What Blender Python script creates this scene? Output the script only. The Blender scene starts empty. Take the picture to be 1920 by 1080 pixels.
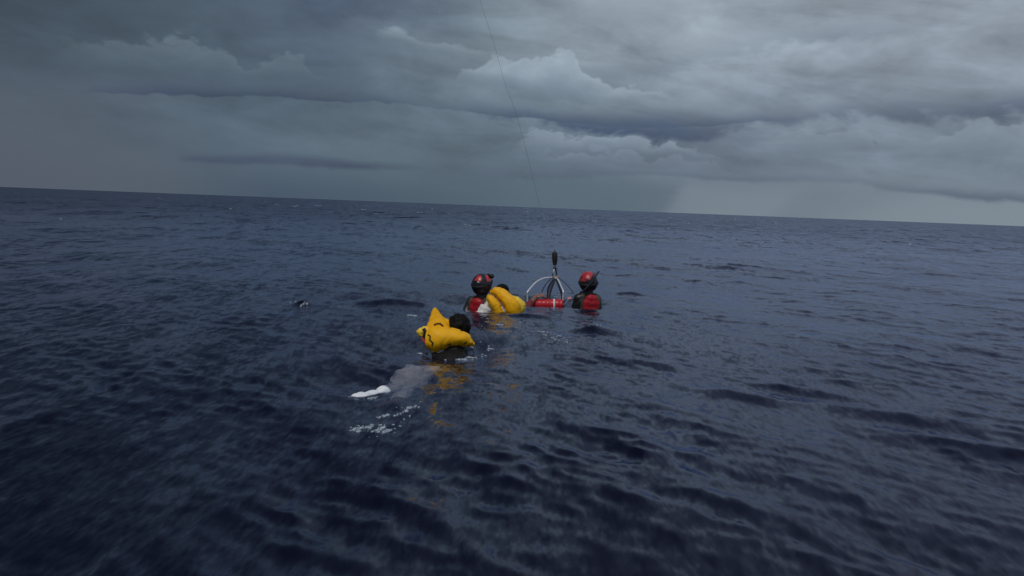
import bpy, bmesh, math, random
import numpy as np
from mathutils import Vector, Matrix, Euler
random.seed(7)
R = math.radians
SC = bpy.context.scene
COL = SC.collection

# ------------------------------------------------------------------ camera
CAM_H = 1.38
F_PX = 1500.0            # focal length in pixels of a 1920 px wide frame
PITCH, ROLL = R(5.82), R(2.2)
_fwd = Vector((0, math.cos(PITCH), -math.sin(PITCH)))
_up0 = Vector((0, math.sin(PITCH), math.cos(PITCH)))
_r0 = Vector((1, 0, 0))
_right = math.cos(ROLL) * _r0 + math.sin(ROLL) * _up0
_up = math.cos(ROLL) * _up0 - math.sin(ROLL) * _r0
CAM = Vector((0, 0, CAM_H))
cd = bpy.data.cameras.new('camera'); cam = bpy.data.objects.new('camera', cd)
COL.objects.link(cam); SC.camera = cam
m3 = Matrix((_right, _up, -_fwd)).transposed()
cam.matrix_world = Matrix.Translation(CAM) @ m3.to_4x4()
cd.sensor_width = 36; cd.lens = 36 * F_PX / 1920
cd.clip_start = 0.05; cd.clip_end = 30000

def ray(px, py):
    return (_fwd + _right * ((px - 960) / F_PX) - _up * ((py - 540) / F_PX)).normalized()
def W(px, py, z=0.0):      # where the line of sight meets the height z
    d = ray(px, py); return CAM + d * ((z - CAM_H) / d.z)
def D(px, py, y):          # the point of that line of sight at distance y
    d = ray(px, py); return CAM + d * (y / d.y)
def azel(px, py):
    d = ray(px, py); return math.degrees(math.atan2(d.x, d.y)), math.degrees(math.asin(d.z))

# ------------------------------------------------------------------ render / exposure
SC.view_settings.view_transform = 'Standard'
SC.view_settings.look = 'None'
SC.view_settings.exposure = 0.0
SC.view_settings.gamma = 1.0
SC.cycles.max_bounces = 8

def srgb(r, g, b):
    f = lambda c: (c / 255 / 12.92) if c / 255 <= 0.04045 else ((c / 255 + 0.055) / 1.055) ** 2.4
    return (f(r), f(g), f(b), 1.0)

# ------------------------------------------------------------------ world: storm clouds by direction
world = bpy.data.worlds.new("World"); SC.world = world; world.use_nodes = True
NT = world.node_tree; NT.nodes.clear()
SUN_EL, SUN_AZ = R(58), R(205)     # high, behind the camera

class NG:
    def __init__(s, nt): s.nt = nt
    def n(s, t, **kw):
        nd = s.nt.nodes.new(t)
        for k, v in kw.items(): setattr(nd, k, v)
        return nd
    def put(s, sock, v):
        if isinstance(v, bpy.types.NodeSocket): s.nt.links.new(v, sock)
        elif isinstance(v, (int, float)): sock.default_value = v
        else: sock.default_value = v
    def m(s, op, a, b=0.0, c=0.0, clamp=False):
        nd = s.n('ShaderNodeMath', operation=op, use_clamp=clamp)
        s.put(nd.inputs[0], a); s.put(nd.inputs[1], b); s.put(nd.inputs[2], c)
        return nd.outputs[0]
    def vec(s, x, y, z):
        nd = s.n('ShaderNodeCombineXYZ'); s.put(nd.inputs[0], x); s.put(nd.inputs[1], y); s.put(nd.inputs[2], z)
        return nd.outputs[0]
    def noise(s, v, scale, detail=4, rough=0.5, dist=0.0, lac=2.0):
        nd = s.n('ShaderNodeTexNoise'); s.put(nd.inputs['Vector'], v)
        nd.inputs['Scale'].default_value = scale; nd.inputs['Detail'].default_value = detail
        nd.inputs['Roughness'].default_value = rough; nd.inputs['Distortion'].default_value = dist
        nd.inputs['Lacunarity'].default_value = lac
        return nd.outputs['Fac']
    def sstep(s, x, e0, e1):
        nd = s.n('ShaderNodeMapRange', interpolation_type='SMOOTHSTEP')
        s.put(nd.inputs['Value'], x); s.put(nd.inputs['From Min'], e0); s.put(nd.inputs['From Max'], e1)
        return nd.outputs['Result']
    def mix(s, f, a, b, blend='MIX'):
        nd = s.n('ShaderNodeMix', data_type='RGBA', blend_type=blend)
        s.put(nd.inputs[0], f); s.put(nd.inputs[6], a); s.put(nd.inputs[7], b)
        return nd.outputs[2]
    def curve(s, x, pts, x0, x1, y0, y1):
        """piecewise curve through pts (x, y) in real units"""
        t = s.m('DIVIDE', s.m('SUBTRACT', x, x0), x1 - x0, clamp=True)
        nd = s.n('ShaderNodeFloatCurve'); c = nd.mapping.curves[0]
        pts = sorted(pts)
        q = [((a - x0) / (x1 - x0), (b - y0) / (y1 - y0)) for a, b in pts]
        q = [(min(max(a, 0), 1), min(max(b, 0), 1)) for a, b in q]
        while len(c.points) < len(q): c.points.new(0.5, 0.5)
        for p, (a, b) in zip(c.points, q): p.location = (a, b); p.handle_type = 'AUTO_CLAMPED'
        nd.mapping.update()
        s.put(nd.inputs['Value'], t)
        return s.m('MULTIPLY_ADD', nd.outputs[0], y1 - y0, y0)

g = NG(NT)
tc = g.n('ShaderNodeTexCoord'); sep = g.n('ShaderNodeSeparateXYZ')
NT.links.new(tc.outputs['Generated'], sep.inputs[0])
dx, dy, dz = sep.outputs
AZ = g.m('MULTIPLY', g.m('ARCTAN2', dx, dy), 57.29578)          # degrees right of straight ahead
EL = g.m('MULTIPLY', g.m('ARCSINE', dz), 57.29578)              # degrees above the horizon
# cloud texture space: the direction met with a cloud deck, so streaks flatten to the horizon
elp = g.m('MAXIMUM', EL, -2.0)
q1 = g.vec(g.m('MULTIPLY', AZ, 0.10), g.m('MULTIPLY', elp, 0.26), 0.0)
q2 = g.vec(g.m('MULTIPLY', AZ, 0.30), g.m('MULTIPLY', elp, 0.52), 3.7)
# lines of cloud fall gently to the right, as the whole deck does
tilt = g.m('MULTIPLY_ADD', AZ, 0.10, elp)
q3 = g.vec(g.m('MULTIPLY', AZ, 0.075), g.m('MULTIPLY', tilt, 0.27), 9.1)
nb = g.m('SUBTRACT', g.noise(q1, 1.0, 5, 0.55, 0.6), 0.5)       # broad
nm = g.m('SUBTRACT', g.noise(q2, 1.0, 6, 0.6, 0.4), 0.5)        # medium, ragged
ns = g.m('SUBTRACT', g.noise(q3, 1.6, 5, 0.55, 0.8), 0.5)       # streaky
vo = g.n('ShaderNodeTexVoronoi', feature='SMOOTH_F1')
g.put(vo.inputs['Vector'], g.vec(g.m('MULTIPLY_ADD', nm, 0.8, g.m('MULTIPLY', AZ, 0.55)), g.m('MULTIPLY_ADD', nm, 0.6, g.m('MULTIPLY', EL, 0.75)), 0.0))
vo.inputs['Scale'].default_value = 1.0; vo.inputs['Smoothness'].default_value = 0.35
vo.inputs['Detail'].default_value = 2.0; vo.inputs['Roughness'].default_value = 0.5
puff = g.m('SUBTRACT', 0.45, vo.outputs['Distance'])            # billowy

X0, X1 = -60.0, 60.0
def pxcurve(pts, var='v'):
    """photo pixel polyline -> curve of elevation over azimuth"""
    out = [azel(a, b) for a, b in pts]
    return g.curve(AZ, out, X0, X1, -4.0, 30.0)
def opcurve(pts):
    out = [(azel(a, 300)[0], b) for a, b in pts]
    return g.curve(AZ, out, X0, X1, 0.0, 1.0)

# base colour over azimuth (left dark teal, right lighter grey), at three heights
def ramp(pts):
    cr = g.n('ShaderNodeValToRGB'); t = g.m('DIVIDE', g.m('SUBTRACT', AZ, -40.0), 80.0, clamp=True)
    g.put(cr.inputs[0], t); e = cr.color_ramp.elements
    pts = [((azel(p, 300)[0] + 40) / 80, c) for p, c in pts]
    while len(e) < len(pts): e.new(0.5)
    for el, (p, c) in zip(e, pts): el.position = p; el.color = srgb(*c)
    return cr.outputs[0]
low = ramp([(0, (80, 91, 104)), (300, (81, 94, 107)), (500, (72, 87, 105)), (800, (78, 94, 108)), (960, (84, 101, 115)), (1150, (88, 106, 120)), (1300, (118, 130, 141)), (1900, (128, 140, 150))])
mid = ramp([(0, (80, 92, 105)), (400, (84, 99, 114)), (700, (92, 108, 121)), (960, (96, 111, 125)), (1300, (108, 121, 137)), (1600, (116, 129, 144)), (1900, (112, 125, 140))])
top = ramp([(0, (66, 79, 91)), (300, (76, 90, 103)), (600, (84, 98, 115)), (900, (118, 132, 144)), (1200, (146, 159, 170)), (1500, (146, 158, 170)), (1900, (144, 154, 167))])
hor = EL
base = g.mix(g.sstep(g.m('ADD', EL, g.m('MULTIPLY', nb, 2.0)), 0.0, 4.0), low, mid)
base = g.mix(g.sstep(g.m('ADD', EL, g.m('MULTIPLY', nb, 3.0)), 4.0, 12.0), base, top)
# general lumpiness of the deck
lum = g.m('ADD', g.m('ADD', g.m('MULTIPLY', nb, 0.55), g.m('MULTIPLY', ns, 0.75)), g.m('MULTIPLY', nm, 0.38))
lumamp = g.m('MULTIPLY', g.sstep(EL, 0.3, 5.0), g.curve(AZ, [(-60, .8), (-30, .8), (-5, 1.1), (5, 1.3), (60, 1.3)], X0, X1, 0, 2))
lum = g.m('MULTIPLY_ADD', lum, lumamp, 1.0)
vs = g.n('ShaderNodeVectorMath', operation='SCALE'); g.put(vs.inputs[0], base); g.put(vs.inputs['Scale'], lum)
sky = vs.outputs[0]

def layer(sky, top_px, bot_px, op, ctop, cbot, st, sb, kt=(0, 0, 0, 0), kb=(0, 0, 0, 0), pw=1.0):
    """a bank of cloud between two profiles; kt/kb = how far the broad, medium, streaky and billowy noise push each edge (deg)"""
    T = pxcurve(top_px); B = pxcurve(bot_px); O = opcurve(op)
    def push(k):
        o = None
        for w, n in zip(k, (nb, nm, ns, puff)):
            if w:
                o = g.m('MULTIPLY', n, w) if o is None else g.m('MULTIPLY_ADD', n, w, o)
        return 0.0 if o is None else o
    Tn = g.m('ADD', T, push(kt)); Bn = g.m('ADD', B, push(kb))
    mt = g.sstep(g.m('SUBTRACT', Tn, EL), 0.0, st)
    mb = g.sstep(g.m('SUBTRACT', EL, Bn), 0.0, sb)
    mask = g.m('MULTIPLY', g.m('MULTIPLY', mt, mb), O)
    t = g.m('DIVIDE', g.m('SUBTRACT', EL, Bn), g.m('MAXIMUM', g.m('SUBTRACT', Tn, Bn), 0.3), clamp=True)
    if pw != 1.0: t = g.m('POWER', t, pw)
    c = g.mix(t, srgb(*cbot), srgb(*ctop))
    v2 = g.n('ShaderNodeVectorMath', operation='SCALE'); g.put(v2.inputs[0], c)
    g.put(v2.inputs['Scale'], g.m('MULTIPLY_ADD', g.m('ADD', nm, g.m('MULTIPLY', ns, 0.7)), 0.62, 1.0))
    return g.mix(mask, sky, v2.outputs[0])

# lighter veil high on the right and its dark diagonal streak
sky = layer(sky, [(1000, -120), (1920, -120)], [(1000, 60), (1200, 70), (1500, 40), (1920, 20)], [(1000, 0), (1150, .8), (1300, 1), (1450, .8), (1650, .2), (1920, .4)],
            (166, 178, 188), (142, 155, 166), 1.0, 2.6, (0, 0, 0, 0), (2, 1.0, 2, 0))
sky = layer(sky, [(1100, 110), (1280, 85), (1500, 45), (1700, 20), (1900, 10)], [(1100, 175), (1280, 150), (1450, 120), (1650, 85), (1900, 60)], [(1080, 0), (1200, .5), (1350, .35), (1500, .6), (1650, .35), (1800, .0)],
            (118, 131, 147), (104, 117, 137), 1.6, 1.4, (2, 2.5, 2, 0), (2, 2.5, 2, 0))
# bright wisp left of the cable, high grey mass over it
sky = layer(sky, [(560, -60), (900, -40)], [(560, 80), (700, 60), (800, 80), (930, 110)], [(500, 0), (620, .7), (760, .5), (900, 0)],
            (80, 94, 113), (78, 92, 112), 1.5, 1.6, (0, 0, 0, 0), (1, 1.4, 1, 0))
sky = layer(sky, [(700, 48), (745, 46), (800, 68), (860, 74), (930, 86), (1000, 92)], [(700, 82), (800, 100), (870, 118), (1000, 150)], [(700, 0), (740, .8), (850, .75), (920, .35), (1000, .1)],
            (150, 165, 177), (112, 126, 139), 0.35, 1.6, (0, .9, 0, .5), (0, 1, 0, 0))
# left grey swell over the long dark shelf
sky = layer(sky, [(60, 70), (240, 50), (400, 62), (470, 100), (540, 85), (600, 120), (700, 150), (900, 160)], [(60, 120), (300, 150), (600, 165), (900, 190)], [(100, 0), (230, .5), (380, .7), (560, .6), (720, .4), (900, .2)],
            (106, 122, 133), (78, 92, 106), 0.45, 1.5, (0, 2.0, 0, 1.2), (0, 0, 1, 0))
sky = layer(sky, [(150, 125), (300, 128), (500, 140), (700, 150), (850, 178), (1000, 185), (1200, 190), (1450, 195)],
            [(150, 172), (300, 176), (430, 179), (520, 177), (600, 187), (700, 190), (850, 207), (1000, 222), (1200, 238), (1450, 225)],
            [(150, 0), (240, .75), (420, 1), (600, .9), (760, .6), (850, .7), (1000, .8), (1400, .6), (1500, .0)],
            (86, 100, 116), (58, 71, 95), 1.9, 0.16, (1, 1, 0, 0), (.1, .35, .3, .25), 0.7)
# bright cumulus with its crisp head
sky = layer(sky, [(880, 112), (930, 92), (1000, 98), (1030, 92), (1060, 84), (1085, 100), (1110, 122), (1180, 140), (1240, 150), (1290, 172), (1345, 186), (1400, 205)],
            [(860, 165), (930, 175), (1020, 195), (1130, 210), (1250, 200), (1340, 205), (1400, 215)],
            [(840, 0), (900, .75), (1000, 1), (1250, 1), (1330, .8), (1380, 0)],
            (154, 169, 181), (98, 113, 130), 0.34, 1.3, (0, .7, 0, 1.2), (0, 1.2, .8, 0))
sky = layer(sky, [(1370, 160), (1400, 140), (1440, 145), (1480, 165)], [(1370, 200), (1480, 205)], [(1350, 0), (1390, .7), (1440, .7), (1490, 0)],
            (140, 154, 168), (118, 131, 148), 0.7, 1.0, (0, 1.4, 0, 1), (0, 1, 0, 0))
# dark blue shelf under the cumulus and across to the right
sky = layer(sky, [(860, 190), (1000, 203), (1150, 212), (1350, 206), (1500, 190), (1700, 175), (1920, 165)],
            [(860, 206), (1000, 226), (1100, 246), (1250, 262), (1400, 236), (1600, 222), (1920, 216)],
            [(850, 0), (930, .8), (1050, 1), (1250, .9), (1400, .5), (1600, .45), (1920, .55)],
            (86, 100, 121), (64, 78, 105), 1.2, 0.8, (1, 2.0, 1, 0), (0, 2.4, 1, .8))
# broken paler rolls below it
sky = layer(sky, [(940, 240), (1040, 236), (1120, 246), (1230, 258), (1300, 270), (1400, 288)], [(940, 300), (1100, 300), (1250, 300), (1420, 310)], [(960, 0), (1030, .8), (1100, .9), (1330, .9), (1430, 0)],
            (136, 150, 165), (90, 104, 122), 0.3, 1.1, (0, 3.0, .5, .7), (0, 1, 1, 0))
sky = layer(sky, [(1000, 276), (1150, 272), (1300, 285), (1420, 300)], [(1000, 315), (1450, 325)], [(1000, 0), (1100, .75), (1300, .7), (1420, 0)],
            (124, 136, 153), (88, 102, 120), 0.35, 0.9, (0, 2.6, 1.5, 1), (0, 1, 1, 0))
sky = layer(sky, [(1440, 238), (1520, 226), (1600, 228), (1700, 245), (1790, 225), (1840, 208), (1920, 218)], [(1440, 300), (1600, 290), (1750, 300), (1920, 330)], [(1420, 0), (1500, .6), (1600, .8), (1750, .5), (1850, .8), (1920, .8)],
            (136, 149, 162), (106, 119, 134), 0.25, 1.6, (0, 1.5, 0, 1.1), (0, 1, 1.6, 0))
# low grey base and the light gap with rain shafts
sky = layer(sky, [(880, 306), (1000, 305), (1250, 312), (1500, 318), (1700, 335), (1920, 350)], [(880, 330), (1000, 338), (1250, 334), (1400, 342), (1500, 340), (1700, 362), (1800, 378), (1920, 388)],
            [(860, 0), (960, .8), (1200, .8), (1500, .7), (1800, .8), (1920, .8)],
            (92, 105, 124), (84, 98, 115), 0.9, 0.4, (0, 1, 1, 0), (0, .6, .9, 0))
sky = layer(sky, [(300, 286), (400, 284), (560, 288), (700, 298), (850, 314)], [(300, 306), (400, 310), (560, 318), (700, 322), (850, 322)], [(330, 0), (370, .8), (600, .9), (720, .6), (850, 0)],
            (76, 89, 107), (66, 78, 99), 0.5, 0.4, (0, .7, .4, 0), (0, .4, .3, 0))
AZs = g.m('ADD', g.m('MULTIPLY_ADD', EL, -0.8, AZ), g.m('MULTIPLY', nm, 2.5))
shaft = g.curve(AZs, [(azel(p, 380)[0], v) for p, v in [(900, .1), (1000, .5), (1180, .8), (1235, .75), (1262, .0), (1400, 0), (1440, .08), (1505, .32), (1560, .26), (1640, .08), (1720, 0), (1900, 0)]], X0, X1, 0, 1)
shaft = g.m('MULTIPLY', shaft, g.m('SUBTRACT', 1.0, g.sstep(EL, 1.2, 2.8)))
sky = g.mix(shaft, sky, srgb(92, 107, 121))
# a dim purple veil low on the left
veil = g.m('MULTIPLY', g.sstep(g.m('MULTIPLY_ADD', nb, 14.0, g.m('SUBTRACT', azel(420, 300)[0], AZ)), 0.0, 9.0), g.m('SUBTRACT', 1.0, g.sstep(g.m('MULTIPLY_ADD', nm, 3.0, EL), 4.0, 8.0)))
sky = g.mix(g.m('MULTIPLY', veil, 0.45), sky, srgb(88, 94, 107))

# above the frame: the deck stays dark on the left and opens to a paler grey on the right
dirx = g.m('MULTIPLY_ADD', dx, 0.5, 0.5, clamp=True)
hi = g.mix(g.sstep(dirx, 0.28, 0.76), srgb(44, 52, 76), srgb(148, 158, 184))
v3 = g.n('ShaderNodeVectorMath', operation='SCALE'); g.put(v3.inputs[0], hi); g.put(v3.inputs['Scale'], g.m('MULTIPLY_ADD', g.m('ADD', nb, ns), 0.5, 1.0))
sky = g.mix(g.sstep(EL, 13.0, 50.0), sky, v3.outputs[0])
# thin daylight through the deck
nis = g.n('ShaderNodeTexSky', sky_type='NISHITA'); nis.sun_disc = False
nis.sun_elevation = SUN_EL; nis.sun_rotation = SUN_AZ
vn = g.n('ShaderNodeVectorMath', operation='SCALE'); g.put(vn.inputs[0], nis.outputs[0]); g.put(vn.inputs['Scale'], 0.05)
sky = g.mix(0.03, sky, vn.outputs[0])
bg = g.n('ShaderNodeBackground'); g.put(bg.inputs[0], sky); bg.inputs[1].default_value = 1.0
wo = g.n('ShaderNodeOutputWorld'); NT.links.new(bg.outputs[0], wo.inputs[0])
world.cycles.sampling_method = 'MANUAL'; world.cycles.sample_map_resolution = 512

# ------------------------------------------------------------------ sun through cloud
sl = bpy.data.lights.new('sun', 'SUN'); sl.energy = 1.5; sl.angle = R(24); sl.color = (1.0, 0.96, 0.9)
so = bpy.data.objects.new('sun', sl); COL.objects.link(so)
sd = Vector((math.sin(SUN_AZ) * math.cos(SUN_EL), math.cos(SUN_AZ) * math.cos(SUN_EL), math.sin(SUN_EL)))
so.rotation_euler = sd.to_track_quat('Z', 'Y').to_euler()

# ------------------------------------------------------------------ materials
def mat(name, col, rough=0.6, spec=0.5, metal=0.0, bump=0.0, bscale=30.0, var=0.0, coat=0.0, sheen=0.0):
    m = bpy.data.materials.new(name); m.use_nodes = True
    nt = m.node_tree; b = nt.nodes['Principled BSDF']; k = NG(nt)
    b.inputs['Roughness'].default_value = rough; b.inputs['Metallic'].default_value = metal
    b.inputs['Specular IOR Level'].default_value = spec; b.inputs['Coat Weight'].default_value = coat
    b.inputs['Coat Roughness'].default_value = 0.15
    t = k.n('ShaderNodeTexCoord')
    if var:
        nz = k.noise(t.outputs['Object'], bscale * 0.4, 4, 0.6)
        c = k.mix(nz, tuple(x * (1 - var) for x in col) + (1,), tuple(min(1, x * (1 + var)) for x in col) + (1,))
        k.put(b.inputs['Base Color'], c)
    else:
        b.inputs['Base Color'].default_value = (*col, 1)
    if bump:
        bn = k.n('ShaderNodeBump'); bn.inputs['Strength'].default_value = 0.9; bn.inputs['Distance'].default_value = bump
        k.put(bn.inputs['Height'], k.noise(t.outputs['Object'], bscale, 3, 0.5, 0.5))
        nt.links.new(bn.outputs[0], b.inputs['Normal'])
    return m
M = dict(
    yellow=mat('inflated_yellow_fabric', (0.93, 0.46, 0.003), 0.5, 0.3, bump=0.004, bscale=22, var=0.10),
    yellow2=mat('faded_yellow_fabric', (0.93, 0.60, 0.04), 0.45, 0.45, bump=0.006, bscale=22, var=0.15, coat=0.1),
    red=mat('red_fabric', (0.40, 0.012, 0.022), 0.5, 0.4, bump=0.004, bscale=30, var=0.2),
    redgloss=mat('red_shell', (0.44, 0.025, 0.035), 0.4, 0.5, var=0.35, coat=0.25),
    floatred=mat('red_float_cover', (0.48, 0.009, 0.02), 0.42, 0.4, bump=0.003, bscale=25, var=0.12, coat=0.2),
    black=mat('black_shell', (0.012, 0.012, 0.016), 0.35, 0.5, var=0.2),
    neo=mat('wet_neoprene', (0.016, 0.017, 0.02), 0.38, 0.5, bump=0.003, bscale=40, var=0.3),
    drab=mat('drab_webbing', (0.06, 0.055, 0.04), 0.6, 0.4, bump=0.002, bscale=60, var=0.3),
    navy=mat('navy_webbing', (0.012, 0.014, 0.035), 0.55, 0.4, bump=0.002, bscale=60, var=0.2),
    hair=mat('wet_black_hair', (0.004, 0.0035, 0.0035), 0.6, 0.15, bump=0.006, bscale=60, var=0.4),
    skin=mat('brown_skin', (0.23, 0.11, 0.07), 0.42, 0.45, bump=0.001, bscale=90, var=0.12),
    skind=mat('dark_skin', (0.12, 0.06, 0.04), 0.42, 0.45, bump=0.001, bscale=90, var=0.12),
    white=mat('white_cotton', (0.72, 0.70, 0.68), 0.7, 0.3, bump=0.012, bscale=18, var=0.1),
    sock=mat('white_sock', (0.80, 0.84, 0.86), 0.75, 0.3, bump=0.006, bscale=35, var=0.1),
    shirt=mat('dark_wet_shirt', (0.006, 0.006, 0.007), 0.6, 0.25, bump=0.010, bscale=16, var=0.3),
    shorts=mat('grey_shorts', (0.74, 0.70, 0.68), 0.8, 0.2, bump=0.012, bscale=14, var=0.30),
    steel=mat('steel_tube', (0.74, 0.77, 0.80), 0.35, 0.5, metal=0.35),
    steeld=mat('worn_steel', (0.35, 0.36, 0.37), 0.4, 0.5, metal=0.9),
    rubber=mat('black_rubber', (0.014, 0.014, 0.014), 0.6, 0.4, bump=0.002, bscale=40, var=0.3),
    tape=mat('reflective_tape', (0.75, 0.73, 0.72), 0.35, 0.5),
    foam=mat('foam', (0.52, 0.60, 0.68), 0.6, 0.3, bscale=60, var=0.35),
    cable=mat('steel_cable', (0.12, 0.13, 0.16), 0.5, 0.4, metal=0.3),
    eye=mat('eye', (0.6, 0.58, 0.55), 0.2),
    glass=mat('dark_lens', (0.02, 0.025, 0.035), 0.08, 0.6),
    ink=mat('black_print', (0.03, 0.018, 0.008), 0.7, 0.3),
)

_ft = M['foam'].node_tree; _k = NG(_ft); _tc = _k.n('ShaderNodeTexCoord'); _tr = _k.n('ShaderNodeBsdfTransparent'); _mx = _k.n('ShaderNodeMixShader')
_k.put(_mx.inputs[0], _k.m('MULTIPLY', _k.sstep(_k.noise(_tc.outputs['Object'], 45.0, 4, 0.7), 0.32, 0.62), 0.85))
_ft.links.new(_tr.outputs[0], _mx.inputs[1]); _ft.links.new(_ft.nodes['Principled BSDF'].outputs[0], _mx.inputs[2]); _ft.links.new(_mx.outputs[0], _ft.nodes['Material Output'].inputs['Surface'])
# ------------------------------------------------------------------ water surface
rng = np.random.default_rng(11)
NW = 160
lam = np.exp(rng.uniform(math.log(0.10), math.log(7.0), NW))
DIR0 = math.atan2(0.56, 0.83)                    # the chop runs across the view, crests falling to the right
ang = DIR0 + rng.normal(0, R(33), NW)
slope = 0.0170 * np.interp(np.log(lam), [math.log(.1), math.log(.2), math.log(.45), math.log(1.0), math.log(2.0), math.log(7.0)], [.8, 1.15, 1.0, .65, .40, .5]) * rng.uniform(0.6, 1.4, NW)
amp = slope * lam / (2 * math.pi)
lam = np.concatenate([lam, [13.0, 17.0, 22.0, 31.0]]); ang = np.concatenate([ang, [DIR0 + .2, DIR0 - .5, DIR0 + .9, DIR0 - .1]])
amp = np.concatenate([amp, [0.030, 0.035, 0.04, 0.05]])
kk = 2 * math.pi / lam; kx = kk * np.cos(ang); ky = kk * np.sin(ang)
ph = rng.uniform(0, 2 * math.pi, len(lam))
BUMPS = []                                       # a few single wavelets: x, y, radius across, radius along, height, turn
def wave(x, y, dr=None):
    """height and sideways shift of the surface; waves finer than the mesh spacing dr fade out"""
    h = np.zeros_like(x); sx = np.zeros_like(x); sy = np.zeros_like(x)
    # gusts: patches of livelier and calmer chop
    gust = 1.0 + 0.45 * np.sin(x * 0.31 + 1.3 * np.sin(y * 0.17) + 0.6) * np.sin(y * 0.23 + 1.1 * np.sin(x * 0.21) + 2.0)
    calm = 0.58 + 0.42 / (1 + np.exp(-(x + 0.10 * y + 0.1) / 0.8)); gust = gust * calm      # smoother water on the left
    # short waves come in groups with slicker water between
    wx = x + 0.9 * np.sin(y * 0.9 + 0.7) + 0.5 * np.sin(y * 2.3 + x * 0.8); wy = y + 0.8 * np.sin(x * 1.1 + 2.0) + 0.4 * np.sin(x * 2.7 - y * 0.6)
    grp = np.clip(0.85 + 0.75 * np.sin(wx * 1.25 + wy * 0.55) * np.sin(wy * 1.6 - wx * 0.5 + 1.0) + 0.35 * np.sin(wx * 3.1 + 1.0) * np.sin(wy * 2.6), 0.25, 1.7)
    for i in range(len(lam)):
        a = amp[i]
        f = 1.0 if dr is None else np.clip((lam[i] / dr - 2.0) / 3.0, 0, 1)
        p = kx[i] * x + ky[i] * y + ph[i]
        w = a * f * (gust * grp if lam[i] < 1.1 else gust if lam[i] < 5 else 1.0)
        s = np.sin(p); c = np.cos(p)
        h += w * c
        sx -= w * s * math.cos(ang[i]) * 0.75; sy -= w * s * math.sin(ang[i]) * 0.75
    for (bx, by, ra, rb, bh, t) in BUMPS:
        u = (x - bx) * math.cos(t) + (y - by) * math.sin(t); v = -(x - bx) * math.sin(t) + (y - by) * math.cos(t)
        h += bh * np.exp(-(u / ra) ** 2 - (v / rb) ** 2)
    return h, sx, sy
for (px, py, ra, rb, bh, t) in [(1490, 745, .38, .13, .05, -.5), (1385, 760, .30, .12, .045, -.5), (1700, 800, .6, .14, .05, -.6), (1830, 860, .5, .13, .05, -.7),
                                (1750, 514, 1.0, .35, .09, -.1), (1190, 560, .25, .12, .05, 0), (1120, 640, .22, .12, .055, -.2), (560, 590, .10, .10, .055, 0),
                                (740, 590, .45, .16, .06, .1), (1210, 700, .35, .12, .045, -.4), (1000, 612, .3, .1, .04, -.2), (1420, 985, .3, .12, .03, -.6)]:
    p = W(px, py); BUMPS.append((p.x, p.y, ra, rb, bh, t))
def H(x, y):
    h, _, _ = wave(np.array([float(x)]), np.array([float(y)])); return float(h[0])
# the long swell is phased so that the swimmers float at their places: x, y, level, radius
ANCH = [(-.38, 10.3, .0, .55), (-.02, 10.2, .0, .4), (.42, 11.05, .01, .38), (1.05, 11.1, -.005, .42), (-.55, 7.1, .0, .6), (-1.0, 5.85, .0, .4)]
_A = np.array([[math.exp(-((a[0] - b[0]) ** 2 + (a[1] - b[1]) ** 2) / b[3] ** 2) for b in ANCH] for a in ANCH])
_h = np.linalg.solve(_A, np.array([a[2] - H(a[0], a[1]) for a in ANCH]))
for a_, hh_ in zip(ANCH, _h): BUMPS.append((a_[0], a_[1], a_[3], a_[3], float(hh_), 0.0))

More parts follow.
